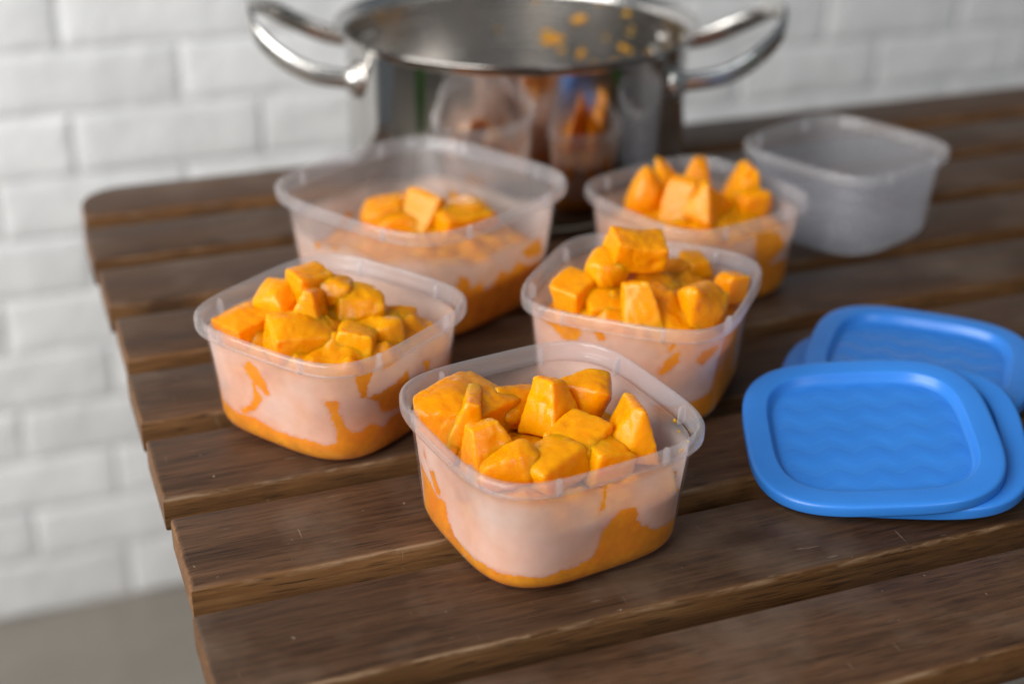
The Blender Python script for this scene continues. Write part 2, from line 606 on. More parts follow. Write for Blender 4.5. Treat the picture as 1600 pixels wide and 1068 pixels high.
def tub(key, loc, rot, big=False, wet=None, fill=0.0, label="", seed=0):
    a, h, b = tub_dims(big)
    at = a * 0.945
    n_of = lambda z: 3.6 + 0.4 * min(max(z / h, 0), 1)
    ring = lambda r, z: sq_ring(r, n_of(z), NA, z)
    root = empty("plastic_tub", (loc[0], loc[1], TT + 0.0006))
    root.rotation_euler = (0, 0, R(rot))
    tag(root, label, "plastic tub", "milky plastic tubs on the slatted table")
    # outer skin
    prof = [(b * 0.30, 0.0012), (b - 0.012, 0.0011), (b - 0.0090, 0.0003), (b - 0.0055, 0.0), (b - 0.0028, 0.0006), (b - 0.0009, 0.0022), (b + 0.0002, 0.0045)]
    zs = np.linspace(0.0045, h - 0.0092, 14)[1:]
    wall_r = lambda z: b + (at - b) * (z / h)
    prof += [(wall_r(z), z) for z in zs]
    v, f = lathe([ring(r, z) for r, z in prof], cap0=True)
    link("outer_wall", mesh("outer_wall", v, f), [M_outer], root)
    # inner skin
    wt = 0.0011
    zi = np.linspace(0.0056, h - 0.0095, 40)
    profi = [(b * 0.30, 0.0022), (b - 0.012, 0.0021), (b - 0.0055, 0.0007), (b - 0.0028, 0.0012), (b - 0.0011, 0.0028)] + [(wall_r(z) - 0.0005 - (wt - 0.0005) * min(1, (z - 0.0056) / 0.02), z) for z in zi]
    v, f = lathe([ring(r, z) for r, z in profi], cap0=True)
    f = [tuple(reversed(q)) for q in f]
    me = mesh("inner_wall", v, f)
    if wet is None:
        link("inner_wall", me, [M_clear], root)
    else:
        th = np.degrees(np.arctan2(v[:, 1], v[:, 0])) % 360
        tt = v[:, 2] / h
        K = 0.056 * math.pi / 180                                  # metres per degree round the wall
        u, q = th * K, v[:, 2]
        sd = (wet['level'] + wet.get('amp', 0.02) * np.array([noise.noise(Vector((math.cos(R(t)) * 2.2, math.sin(R(t)) * 2.2, seed * 3.1))) for t in th]) - tt) * h
        for poly in wet['polys']:
            P = [((x % 360) * K, y * h) for x, y in poly]
            sd = np.maximum(sd, poly_sd(u, q, P))
        # blotches on the sides the list above does not describe
        s0, s1 = wet['seen']
        unseen = ~((th > s0) & (th < s1))
        bl = np.array([noise.noise(Vector((x * 45, y * 45, z * 70 + seed))) for x, y, z in v]) * 0.02 - 0.004 - np.maximum(0, tt - 0.45) * 0.06
        sd = np.where(unseen, np.maximum(sd, bl), sd)
        film = np.clip((fill + 0.10 * np.array([noise.noise(Vector((x * 30, y * 30, seed))) for x, y, z in v]) - tt) / 0.10, 0, 1)
        flo = wet.get('film_low')
        for name, arr in (("wet", sd), ("film", film)):
            at_ = me.attributes.new(name, 'FLOAT', 'POINT')
            at_.data.foreach_set("value", np.asarray(arr, np.float32))
        link("inner_wall", me, [M_inner], root)
    # rim: rolled flange with a short skirt
    rp = [(at - 0.0002, h - 0.0094), (at + 0.0012, h - 0.0088), (a - 0.0010, h - 0.0082), (a - 0.0001, h - 0.0074), (a + 0.0001, h - 0.0060), (a + 0.0001, h - 0.0018), (a - 0.0004, h - 0.0007),
          (a - 0.0014, h - 0.0001), (a - 0.0024, h - 0.0004), (a - 0.0029, h - 0.0014), (a - 0.0031, h - 0.0056), (at - 0.0001, h - 0.0072), (at - wt, h - 0.0097)]
    v, f = lathe([sq_ring(r, 4.0, NA, z) for r, z in rp], closed=True)
    rim = link("rim", mesh("rim", v, f), [M_rim], root)
    # small stacking tabs inside the rim
    tm = tub.tab.get(big)
    if tm is None:
        hh = 0.0088
        pr = [(0.0, 0.0), (-0.0022, -0.0004), (-0.0030, -0.0020), (-0.0034, -hh), (-0.0008, -hh - 0.0004), (0.0006, -0.006)]
        vs = [(x, -0.0007, z) for x, z in pr] + [(x, 0.0007, z) for x, z in pr]
        k = len(pr)
        fs = [tuple(range(k)), tuple(range(2 * k - 1, k - 1, -1))] + [(i, k + i, k + (i + 1) % k, (i + 1) % k) for i in range(k)]
        tm = tub.tab[big] = mesh("tab", vs, fs)
        tm.materials.append(M_rim)
    for q in range(4):
        for dv in (-1, 1):
            o = link("tab", tm, parent=root, smooth=False)
            ang = q * 90 + dv * 26
            c, s = math.cos(R(ang)), math.sin(R(ang))
            rr = (a - 0.0030) / (abs(c) ** 4 + abs(s) ** 4) ** 0.25
            o.location = (rr * c, rr * s, h - 0.0014)
            o.rotation_euler = (0, 0, R(q * 90 + dv * 4))
    return root


tub.tab = {}

WET = {
 'C1': dict(level=0.150, amp=0.05, seen=(150, 308), polys=[
    [(150, -.1), (150, .50), (156, .46), (164, .40), (170, .36), (177.5, .40), (178.5, .27), (186, .175), (203, .140), (219, .128), (232, .130), (243, .160), (255, .182), (262.5, .195), (264.3, .285), (267.6, .425), (275.3, .543), (280.9, .549), (285.3, .515), (286.3, .396), (294.4, .278), (300.7, .255), (309, .242), (320, .2), (320, -.1)],
    [(162.2, .545), (167.2, .57), (172.8, .454), (171.3, .384), (166.5, .398)],
    [(228.7, .892), (237.5, .886), (237.6, .874), (228.7, .879)],
    [(265.6, .81), (267.0, .804), (266.3, .62), (263.6, .558), (264.9, .662)], [(302.7, .74), (306, .70), (306, .62)],
    [(156, .62), (160, .60), (159, .70)]]),
 'C2': dict(level=0.19, amp=0.05, seen=(140, 300), polys=[
    [(130, -.1), (130, .24), (149, .225), (155.4, .201), (168.9, .167), (186.4, .178), (206.3, .202), (216.9, .183), (221.8, .222), (221.6, .335), (219, .511), (216.7, .607), (222.8, .633), (223.5, .512), (224.8, .377), (228.8, .3), (233.2, .28), (236.9, .326), (239.4, .332), (246.5, .258), (252.2, .305), (260.5, .312), (275, .36), (300, .3), (300, -.1)],
    [(165.8, .711), (171.3, .77), (177.5, .736), (184.2, .532), (181.3, .495), (175.3, .553), (172.4, .582)],
    [(171.8, .601), (176.7, .451), (170.8, .321), (161, .224), (159.4, .259), (167.8, .351), (170.7, .443)],
    [(230.6, .863), (233.8, .921), (239.4, .833), (237, .698), (236.4, .594), (233.5, .61)],
    [(240.7, .909), (250.5, .903), (258.2, .829), (246.1, .807)],
    [(236.9, .591), (256, .607), (265.2, .653), (267.6, .528), (260.4, .357), (246.4, .392), (242, .534)],
    [(278.9, .649), (284.8, .641), (283.5, .53)], [(262, .34), (285, .5), (300, .46), (300, .2), (262, .2)]]),
 'C3': dict(level=0.22, amp=0.08, seen=(130, 275), polys=[
    [(138.2, .836), (152.4, .863), (157.8, .895), (163, .806), (161.2, .72), (153, .687), (146.7, .794)],
    [(169.1, .826), (174.2, .871), (176.5, .79), (173, .739)],
    [(204.6, .536), (208.9, .667), (214.8, .765), (214.5, .655), (207.7, .493)],
    [(209.9, .749), (211.5, .909), (212.3, .91), (211.9, .811)],
    [(223, .666), (225.5, .738), (235.8, .768), (236.6, .712), (226.7, .602)],
    [(275, .705), (243, .80), (240, .60), (238, .45), (236, .30), (224, .25), (205, .21), (205, -.1), (275, -.1)]]),
 'C4': dict(level=0.24, amp=0.12, seen=(150, 310), polys=[
    [(269.4, .80), (281, .78), (291.5, .72), (301.2, .541), (285.2, .377), (275, .34)],
    [(255, .20), (277, .42), (310, .36), (310, -.1), (255, -.1)], [(205, .70), (212, .71), (209, .62)]]),
 'C5': dict(level=0.15, amp=0.10, seen=(140, 310), polys=[
    [(228, .12), (236, .34), (240, .56), (244, .52), (246, .40), (252, .44), (256, .34), (263, .36), (268, .46), (274, .40), (282, .46), (290, .38), (300, .36), (310, .3), (310, -.1), (225, -.1)],
    [(158.5, .641), (163.1, .635), (159.9, .57)], [(170.3, .65), (175.9, .665), (173, .619)], [(284, .55), (300, .60), (302, .42), (290, .44)]]),
}
FILL = {'C1': 0.84, 'C2': 0.90, 'C3': 0.92, 'C4': 0.86, 'C5': 0.70}
POSE = {'C1': (0.2238, 0.5354, 8.4), 'C2': (0.1569, 0.6791, 34.4), 'C3': (0.3291, 0.6551, 47.7), 'C4': (0.4229, 0.7729, 16.4),
        'C5': (0.2497, 0.8132, 29.3), 'C6': (0.5689, 0.8235, 22.6)}
TUB_LABEL = {
 'C1': "small milky tub standing in front of the others, loosely filled with pumpkin chunks",
 'C2': "small milky tub nearest the plank ends, heaped with pumpkin around a cube on top",
 'C3': "small milky tub beside the blue lids, heaped with pumpkin under a flat slab",
 'C4': "small milky tub of upright pumpkin slices beside the empty tub",
 'C5': "large milky tub in front of the steel pot, half filled with pumpkin",
 'C6': "empty milky plastic tub with nothing in it, right of the steel pot"}
TUBS = {}
for i, k in enumerate(POSE):
    TUBS[k] = tub(k, POSE[k][:2], POSE[k][2], k == 'C5', WET.get(k), FILL.get(k, 0), TUB_LABEL[k], i + 1)

# ------------------------------------------------------------------ pumpkin: pulp at the bottom, chunks on top
MOUND = {'C1': 0.003, 'C2': 0.020, 'C3': 0.021, 'C4': 0.010, 'C5': 0.014}     # the mash is heaped towards the middle
LEVEL = {'C1': 0.032, 'C2': 0.039, 'C3': 0.040, 'C4': 0.038, 'C5': 0.028}
MASH_LABEL = {
 'C1': "orange pumpkin pulp and juice in the bottom of the foremost tub",
 'C2': "orange pumpkin pulp and juice in the tub by the table end",
 'C3': "orange pumpkin pulp and juice in the slab-topped tub beside the lids",
 'C4': "orange pumpkin pulp and juice in the tub beside the empty one",
 'C5': "orange pumpkin pulp and juice in the large tub by the pot"}
for i, k in enumerate(LEVEL):
    big = k == 'C5'
    a, h, b = tub_dims(big)
    lev = LEVEL[k]
    N = 168
    rings = []
    zz = [0.0034] + list(np.linspace(0.0075, lev, 16))
    for j, z in enumerate(zz):
        n_, r_ = tub_nr(big, z)
        r = r_ - 0.0024 - (0.003 if j == 0 else 0)
        rg = sq_ring(r, n_, N, z)
        for q in range(N):
            x, y = rg[q, 0], rg[q, 1]
            g = noise.noise(Vector((x * 38, y * 38, z * 55 + i * 4)))
            g2 = noise.noise(Vector((x * 120, y * 120, z * 120 + i * 4)))
            s = 1 - max(0, 0.10 * (g + 0.15) + 0.02 * g2) * min(1, z / 0.02)
            rg[q, 0] *= s; rg[q, 1] *= s
        rings.append(rg)
    for s in np.linspace(0.96, 0.03, 34):
        rg = rings[len(zz) - 1].copy()
        rg[:, :2] *= s
        for q in range(N):
            x, y = rg[q, 0], rg[q, 1]
            vd = noise.voronoi(Vector((x * 75, y * 75, i * 3.1)))[0]
            lump = max(0.0, 0.55 - vd[0]) * (0.012 if k in ('C2', 'C3') else 0.007) * min(1, (1 - s) / 0.15)
            rg[q, 2] = lev + 0.003 * noise.noise(Vector((x * 60, y * 60, i * 4 + 9))) + 0.0013 * noise.noise(Vector((x * 240, y * 240, i))) + lump + MOUND[k] * (1 - s * s)
        rings.append(rg)
    v, f = lathe(rings, cap0=True, cap1=True)
    o = link("pumpkin_pulp", mesh("pumpkin_pulp", v, f), [M_mash])
    o.location = (POSE[k][0], POSE[k][1], TT + 0.0006)
    o.rotation_euler = (0, 0, R(POSE[k][2]))
    tag(o, MASH_LABEL[k], "pumpkin pulp", None, "stuff")

# x, y, z in the tub, size, shape, turn, tilt, label
CHUNKS = {
 'C1': [
  (-0.0275, 0.0390, 0.043, (0.046, 0.032, 0.031), 'slab', 17, (10, -8), 'large rounded pumpkin slab against the left corner in the foremost tub'),
  (-0.0259, 0.0271, 0.047, (0.027, 0.026, 0.03), 'wedge', 62, (14, 6), 'bright flat-faced pumpkin wedge beside the rounded slab in the foremost tub'),
  (0.0004, 0.0339, 0.046, (0.026, 0.02, 0.022), 'round', 2, (0, 12), 'small soft pumpkin lump left of the pointed chunk in the foremost tub'),
  (0.0102, 0.0150, 0.054, (0.027, 0.026, 0.028), 'point', 20, (-8, 10), 'pointed pumpkin chunk standing at the back centre of the foremost tub'),
  (0.0313, 0.0173, 0.050, (0.027, 0.026, 0.028), 'round', -28, (12, -4), 'smooth domed pumpkin chunk just right of the pointed one in the foremost tub'),
  (0.0343, -0.0169, 0.050, (0.029, 0.026, 0.029), 'tri', -20, (-10, 8), 'triangular pumpkin wedge leaning on the right side of the foremost tub'),
  (0.0122, -0.0082, 0.044, (0.028, 0.027, 0.022), 'cube', 27, (8, -14), 'wet glossy pumpkin chunk in the middle of the foremost tub'),
  (-0.0028, 0.0116, 0.031, (0.026, 0.024, 0.02), 'round', 7, (-6, 0), 'sunken shaded pumpkin chunk in the hollow of the foremost tub'),
  (-0.0300, 0.0073, 0.046, (0.030, 0.028, 0.026), 'point', 88, (-10, 12), 'ridged pumpkin wedge at the front left of the foremost tub'),
  (-0.0259, -0.0095, 0.045, (0.028, 0.024, 0.022), 'round', -33, (10, 4), 'broad low pumpkin chunk behind the front rim of the foremost tub'),
  (-0.0080, -0.0174, 0.042, (0.026, 0.02, 0.018), 'slab', 12, (0, -16), 'thin pumpkin scrap behind the front rim notch of the foremost tub'),
  (0.0177, -0.0223, 0.040, (0.024, 0.022, 0.02), 'cube', -3, (6, 10), 'half-hidden pumpkin chunk below the triangular wedge in the foremost tub'),
 ],
 'C2': [
  (0.0000, 0.0160, 0.070, (0.025, 0.023, 0.022), 'cube', -14, (4, 4), 'squared pumpkin cube on top of the heap in the tub by the table end'),
  (0.0065, 0.0038, 0.066, (0.024, 0.022, 0.022), 'round', -54, (10, 0), 'rough pumpkin chunk right behind the top cube in the tub by the table end'),
  (-0.0117, 0.0263, 0.062, (0.027, 0.026, 0.026), 'round', 6, (0, -12), 'rounded pumpkin chunk left of the bright wedge in the tub by the table end'),
  (-0.0118, 0.0015, 0.066, (0.025, 0.024, 0.029), 'wedge', 26, (12, 8), 'bright narrow pumpkin wedge under the top cube in the tub by the table end'),
  (0.0118, -0.0087, 0.060, (0.03, 0.026, 0.024), 'round', -34, (6, 12), 'mushy pumpkin chunk on the right shoulder in the tub by the table end'),
  (-0.0266, 0.0340, 0.050, (0.034, 0.028, 0.022), 'slab', -9, (-4, -10), 'flat pumpkin slab at the left wall of the tub by the table end'),
  (-0.0274, -0.0014, 0.053, (0.036, 0.026, 0.024), 'slab', -29, (14, 2), 'long pumpkin slab along the front of the tub by the table end'),
  (0.0066, -0.0238, 0.052, (0.036, 0.028, 0.024), 'round', -44, (8, 8), 'large furrowed pumpkin chunk at the right side of the tub by the table end'),
  (-0.0120, -0.0262, 0.051, (0.026, 0.022, 0.023), 'cube', -60, (-6, 10), 'small pale-faced pumpkin block at the front corner of the tub by the table end'),
  (0.0298, -0.0244, 0.050, (0.022, 0.018, 0.018), 'round', -34, (0, 10), 'crumbly pumpkin bits at the far right of the tub by the table end'),
  (0.0030, 0.0052, 0.050, (0.026, 0.024, 0.022), 'round', -19, (0, 0), 'shaded pumpkin chunk in the crease of the heap in the tub by the table end'),
 ],
 'C3': [
  (0.0014, 0.0058, 0.079, (0.034, 0.023, 0.019), 'slab', -60, (12, 6), 'big flat pumpkin slab crowning the heap in the slab-topped tub'),
  (-0.0068, 0.0199, 0.068, (0.028, 0.026, 0.024), 'round', -33, (6, -10), 'pumpkin chunk below left of the crowning slab in the slab-topped tub'),
  (-0.0224, 0.0333, 0.056, (0.028, 0.026, 0.026), 'cube', -18, (4, -12), 'squared pumpkin chunk at the left wall of the slab-topped tub'),
  (-0.0234, -0.0051, 0.058, (0.032, 0.028, 0.030), 'point', 20, (-12, 8), 'triangular pumpkin chunk facing front in the slab-topped tub'),
  (-0.0095, -0.0375, 0.058, (0.036, 0.026, 0.028), 'round', -28, (6, 10), 'big rounded bright pumpkin chunk at the right front of the slab-topped tub'),
  (0.0224, -0.0452, 0.056, (0.02, 0.018, 0.02), 'cube', -38, (0, 10), 'small pumpkin cube tucked in the right corner of the slab-topped tub'),
  (0.0402, -0.0193, 0.054, (0.023, 0.021, 0.026), 'cube', -43, (4, 6), 'squared pumpkin cube at the far back of the slab-topped tub'),
  (0.0325, -0.0086, 0.054, (0.026, 0.022, 0.024), 'round', -48, (0, 0), 'shaded pumpkin chunk behind the triangular one in the slab-topped tub'),
  (0.0073, -0.0106, 0.050, (0.028, 0.024, 0.022), 'round', -23, (0, 0), 'dark sunken pumpkin chunk between the front chunks of the slab-topped tub'),
  (-0.0195, 0.0144, 0.050, (0.03, 0.024, 0.02), 'slab', -58, (10, 0), 'low pumpkin slab behind the front rim of the slab-topped tub'),
 ],
 'C4': [
  (-0.0178, 0.0293, 0.056, (0.026, 0.018, 0.038), 'petal', -26, (0, 6), 'upright petal-shaped pumpkin slice at the left of the tub beside the empty one'),
  (0.0127, 0.0411, 0.059, (0.021, 0.017, 0.033), 'point', 4, (-6, -8), 'thin upright pumpkin slice second from the left in the tub beside the empty one'),
  (-0.0097, 0.0051, 0.054, (0.027, 0.021, 0.036), 'tri', 24, (4, 4), 'smooth standing pumpkin slice in the centre of the tub beside the empty one'),
  (0.0261, 0.0236, 0.056, (0.030, 0.023, 0.034), 'point', -36, (-8, 14), 'pumpkin slice leaning right behind the centre of the tub beside the empty one'),
  (0.0055, -0.0118, 0.052, (0.040, 0.024, 0.026), 'wedge', 12, (10, 28), 'long pumpkin slice lying at the front of the tub beside the empty one'),
  (0.0372, -0.0048, 0.056, (0.031, 0.025, 0.038), 'tri', -31, (-6, 10), 'tall pointed pumpkin wedge at the right of the tub beside the empty one'),
  (0.0362, -0.0166, 0.050, (0.026, 0.022, 0.024), 'round', -16, (0, 0), 'small pumpkin chunk under the tall wedge in the tub beside the empty one'),
 ],
 'C5': [
  (0.0040, 0.0300, 0.047, (0.046, 0.03, 0.022), 'round', -17, (0, -12), 'broad pumpkin slice at the left of the large tub by the pot'),
  (0.0108, 0.0090, 0.051, (0.03, 0.026, 0.024), 'tri', 6, (8, 10), 'pointed pumpkin chunk in the middle of the large tub by the pot'),
  (0.0330, -0.0050, 0.047, (0.048, 0.028, 0.020), 'round', -37, (0, 10), 'long rounded pumpkin slice at the right of the large tub by the pot'),
  (0.0240, -0.0085, 0.044, (0.034, 0.026, 0.02), 'slab', -14, (6, 0), 'low pumpkin chunk at the front of the large tub by the pot'),
  (-0.0010, 0.0200, 0.042, (0.034, 0.028, 0.02), 'round', -44, (0, 0), 'half-hidden pumpkin chunk behind the front rim of the large tub by the pot'),
 ],
}


GROUPS = {'C1': "pumpkin chunks in the foremost tub", 'C2': "pumpkin chunks in the tub by the table end", 'C3': "pumpkin chunks in the slab-topped tub",
          'C4': "pumpkin slices in the tub beside the empty one", 'C5': "pumpkin slices in the large tub by the pot"}


def hull_points(kind, rr):
    j = lambda s=0.09: rr.uniform(-s, s)
    c = [(x, y, z) for x in (-.5, .5) for y in (-.5, .5) for z in (-.5, .5)]
    if kind == 'cube':
        return [(x * .92 + j(.06), y * .92 + j(.06), z * .92 + j(.06)) for x, y, z in c]
    if kind == 'wedge':
        return [(x + j(.05), (y * (.25 if z > 0 else 1)) + j(.05) + (.15 if z > 0 else 0), z + j(.05)) for x, y, z in c]
    if kind == 'tri':
        return [(x * (.28 if z > 0 else 1) + j(.06), y + j(.06), z + j(.06)) for x, y, z in c]
    if kind == 'point':
        return [(x * (.34 if z > 0 else 1) + j(.05) - (.12 if z > 0 else 0), y * (.55 if z > 0 else 1) + j(.06), z + j(.05)) for x, y, z in c]
    if kind == 'slab':
        return [(x + j(.07), y + j(.09), z * (0.8 + .2 * (x < 0)) + j(.07)) for x, y, z in c] + [(j(), j(), .58), (-.25 + j(), .1, .60)]
    pts = []
    if kind == 'petal':
        for i in range(9):
            t = i / 8
            w_ = math.sin(math.pi * (0.22 + 0.77 * t)) ** 0.8 * .55
            for ph in range(9):
                an = -0.35 + (math.pi + 0.70) * ph / 8
                pts.append((w_ * math.cos(an) + .10 * math.sin(math.pi * t), -w_ * 1.3 * math.sin(an) + .25, t - .5))
        return pts
    for i in range(26):                                          # 'round': a cut lump with one or two flat faces
        d = Vector((rr.gauss(0, 1), rr.gauss(0, 1), rr.gauss(0, 1))).normalized()
        q = [max(-.42, min(.40, d[k] * .58)) for k in range(3)]
        pts.append((q[0] * 1.15, q[1] * 1.15, q[2] * 1.15))
    return pts


def chunk_mesh(kind, dim, seed, big_round):
    rr = random.Random(seed)
    bm = bmesh.new()
    for p_ in hull_points(kind, rr):
        bm.verts.new((p_[0] * dim[0] * 1.04, p_[1] * dim[1] * 1.04, p_[2] * dim[2] * 1.04))
    r_ = bmesh.ops.convex_hull(bm, input=bm.verts[:])
    bmesh.ops.delete(bm, geom=list({e for e in r_['geom_unused'] + r_['geom_interior'] if isinstance(e, bmesh.types.BMVert)}), context='VERTS')
    # knife cuts that take off a corner or two
    for cut in range(0 if kind == 'petal' else rr.choice([0, 0, 1, 1])):
        d = Vector((rr.uniform(-1, 1), rr.uniform(-1, 1), rr.uniform(-.3, 1.0))).normalized()
        far = max(v_.co.dot(d) for v_ in bm.verts)
        near = min(v_.co.dot(d) for v_ in bm.verts)
        pl = far - (far - near) * rr.uniform(.10, .24)
        g = bmesh.ops.bisect_plane(bm, geom=bm.verts[:] + bm.edges[:] + bm.faces[:], plane_co=d * pl, plane_no=d, clear_outer=True)
        bmesh.ops.convex_hull(bm, input=bm.verts[:])
    me = bpy.data.meshes.new("hull")
    bm.to_mesh(me); bm.free()
    o = bpy.data.objects.new("hull", me)
    COL.objects.link(o)
    md = o.modifiers.new("r", 'REMESH')
    md.mode = 'VOXEL'
    md.voxel_size = 0.00095
    sm = o.modifiers.new("s", 'SMOOTH')
    sm.factor = 0.5
    sm.iterations = 28 if big_round else 13
    dg = bpy.context.evaluated_depsgraph_get()
    out = bpy.data.meshes.new_from_object(o.evaluated_get(dg))
    bpy.data.objects.remove(o)
    bpy.data.meshes.remove(me)
    n = len(out.vertices)
    co = np.empty(n * 3, np.float32); out.vertices.foreach_get("co", co); co = co.reshape(-1, 3)
    no = np.empty(n * 3, np.float32); out.vertices.foreach_get("normal", no); no = no.reshape(-1, 3)
    s1 = rr.uniform(0, 90)
    dsp = np.empty(n)
    fx = rr.uniform(0, math.pi)
    ax = np.array([math.cos(fx) * .5, math.sin(fx) * .5, .86])
    for i in range(n):
        p_ = Vector(co[i])
        al = float(np.dot(co[i], ax))
        lat = Vector(co[i] - ax * al)
        dsp[i] = 0.0008 * noise.noise(p_ * 60 + Vector((s1, 0, 0))) + 0.00035 * noise.noise(p_ * 230 + Vector((0, s1, 0))) \
            + 0.00025 * noise.noise(Vector((lat.x * 420, lat.y * 420, lat.z * 420 + al * 60 + s1))) - 0.0022 * max(0, noise.noise(p_ * 120 + Vector((0, 0, s1))) - .38)
    co += no * dsp[:, None]
    # the pumpkin's own curve
    kx = rr.uniform(2.5, 9.0) * rr.choice([-1, 1, 1])
    co[:, 2] -= kx * (co[:, 0] ** 2 - dim[0] ** 2 / 12)
    co[:, 1] += rr.uniform(-6, 6) * (co[:, 2] ** 2 - dim[2] ** 2 / 12)
    out.name = "pumpkin_chunk"
    return out, co


SIZE = {'C1': 0.94, 'C2': 0.84, 'C3': 0.84, 'C4': 0.92, 'C5': 0.92}
seed = 100
for k, lst in CHUNKS.items():
    big = k == 'C5'
    a, h, b = tub_dims(big)
    for (lx, ly, lz, dim, kind, rz, (tx, ty), label) in lst:
        seed += 1
        dim = tuple(d_ * SIZE[k] * (1.08 if kind in ('slab', 'round') else 1.0) for d_ in dim)
        me, co = chunk_mesh(kind, dim, seed, kind in ('round', 'petal'))
        M = (Matrix.Translation((lx, ly, lz)) @ Matrix.Rotation(R(rz), 4, 'Z') @ Matrix.Rotation(R(tx), 4, 'X') @ Matrix.Rotation(R(ty), 4, 'Y'))
        M3 = np.array(M.to_3x3()); T3 = np.array(M.translation)
        q = co @ M3.T + T3
        # squashed flat where the lump meets the tub wall
        f = np.clip(q[:, 2] / h, 0, 1.0)
        n_ = 3.6 + .4 * f
        r_ = b + (a * 0.945 - b) * f - 0.0019
        rad = (np.abs(q[:, 0]) ** n_ + np.abs(q[:, 1]) ** n_) ** (1 / n_)
        s = np.where(rad > r_, r_ / np.maximum(rad, 1e-6), 1.0)
        q[:, 0] *= s; q[:, 1] *= s
        q[:, 2] = np.maximum(q[:, 2], 0.006)
        co2 = (q - T3) @ M3
        me.vertices.foreach_set("co", co2.astype(np.float32).ravel())
        me.update()
        me.materials.clear()
        o = link("pumpkin_chunk", me, [M_pump])
        W = Matrix.Translation((POSE[k][0], POSE[k][1], TT + 0.0006)) @ Matrix.Rotation(R(POSE[k][2]), 4, 'Z')
        o.matrix_world = W @ M
        tag(o, label, "pumpkin chunk", GROUPS[k])

# crumbs of pumpkin stuck inside the right corner of the foremost tub
rc = random.Random(21)
vs, fs = [], []
a, h, b = tub_dims(False)
for i in range(7):
    th_ = R(rc.uniform(316, 336)); z_ = rc.uniform(0.040, 0.057)
    n_, r_ = tub_nr(False, z_)
    c_, s_ = math.cos(th_), math.sin(th_)
    rr_ = (r_ - 0.0013) / (abs(c_) ** n_ + abs(s_) ** n_) ** (1 / n_)
    bm = bmesh.new()
    bmesh.ops.create_icosphere(bm, subdivisions=2, radius=rc.uniform(0.0004, 0.0010))
    base = len(vs)
    for v_ in bm.verts:
        p_ = v_.co * (1 + 0.8 * noise.noise(v_.co * 900 + Vector((i, 0, 0))))
        vs.append((rr_ * c_ + p_.x, rr_ * s_ + p_.y, z_ + p_.z))
    for f_ in bm.faces:
        fs.append(tuple(base + q_.index for q_ in f_.verts))
    bm.free()
o = link("pumpkin_crumbs", mesh("pumpkin_crumbs", vs, fs), [M_mash])
o.location = (POSE['C1'][0], POSE['C1'][1], TT + 0.0006)
o.rotation_euler = (0, 0, R(POSE['C1'][2]))
tag(o, "yellow pumpkin crumbs stuck inside the upper corner of the foremost tub", "pumpkin crumbs", None, "stuff")

# ------------------------------------------------------------------ blue lids
LA, LT = 0.0633, 0.0063
NL = 240


def lid_meshes():
    rp = [(LA - 0.0014, 0.0), (LA - 0.0002, 0.0), (LA, 0.0006), (LA, 0.0046), (LA - 0.0002, 0.0054), (LA - 0.0008, 0.0061), (LA - 0.0017, 0.0064), (LA - 0.0028, 0.0065),
          (LA - 0.0118, 0.0063), (LA - 0.0126, 0.0061), (LA - 0.0131, 0.0055), (LA - 0.0140, 0.0020), (LA - 0.0146, 0.0014), (LA - 0.0156, 0.0012),
          (LA - 0.0156, 0.0004), (LA - 0.0143, 0.0005), (LA - 0.0122, 0.0050), (LA - 0.0030, 0.0050), (LA - 0.0015, 0.0036)]
    v, f = lathe([sq_ring(r, 3.28 + (0.3 if r < LA - 0.010 else 0), NL, z) for r, z in rp], closed=True)
    body = mesh("lid_frame", v, f)
    rings, bands = [], []
    RP = LA - 0.0154
    for s in np.linspace(1.0, 0.012, 62):
        rg = sq_ring(RP * s, 3.58, NL, 0.00115)
        for q in range(NL):
            x, y = rg[q, 0], rg[q, 1]
            tri = abs(((y / 0.0205) % 1.0) * 2 - 1)
            tri = 0.35 * tri + 0.65 * (0.5 - 0.5 * math.cos(tri * math.pi))
            ph = ((x - 0.0052 * tri) / 0.0185) % 1.0
            st = 0.5 + 0.5 * math.cos(2 * math.pi * ph)
            e = min(1.0, (1 - s) / 0.12)
            bands.append((1 / (1 + math.exp(-math.cos(2 * math.pi * ph) * 4))) * min(1.0, (1 - s) / 0.06))
            rg[q, 2] += (st - .5) * 0.00042 * e
        rings.append(rg)
    v, f = lathe(rings, cap1=True)
    f = [tuple(q) for q in f]
    pan = mesh("panel", v, f)
    bands.append(bands[-1])
    at_ = pan.attributes.new("band", 'FLOAT', 'POINT')
    at_.data.foreach_set("value", np.asarray(bands[:len(v)], np.float32))
    return body, pan


LB, LP = lid_meshes()
for me in (LB, LP):
    me.materials.append(M_blue)
    me.polygons.foreach_set("use_smooth", [True] * len(me.polygons))
S = 0.38
TILT = (0.1243, 0.0733)
A0 = (1.0537 * S, 1.3950 * S)
LIFT = 0.0010
zA = 0.053 * S - LT + LIFT
zB = 0.04175 * S - LT + LIFT - 0.0003
LIDS = [  # x, y, bottom z above the table, rotation, tilted, label
    (1.1983 * S, 1.5472 * S, 0.0004, math.degrees(0.852), False, "bottom blue lid of the pile, only its corner showing"),
    (1.2731 * S, 1.5906 * S, LT + 0.0009, math.degrees(0.8411), False, "blue lid lying flat at the back of the pile of lids"),
    (1.0982 * S, 1.3912 * S, zB, math.degrees(1.0565), True, "blue lid sandwiched under the top lid of the pile"),
    (A0[0], A0[1], zA, math.degrees(1.1638), True, "topmost blue lid leaning in front, its whole zigzag panel showing"),
]
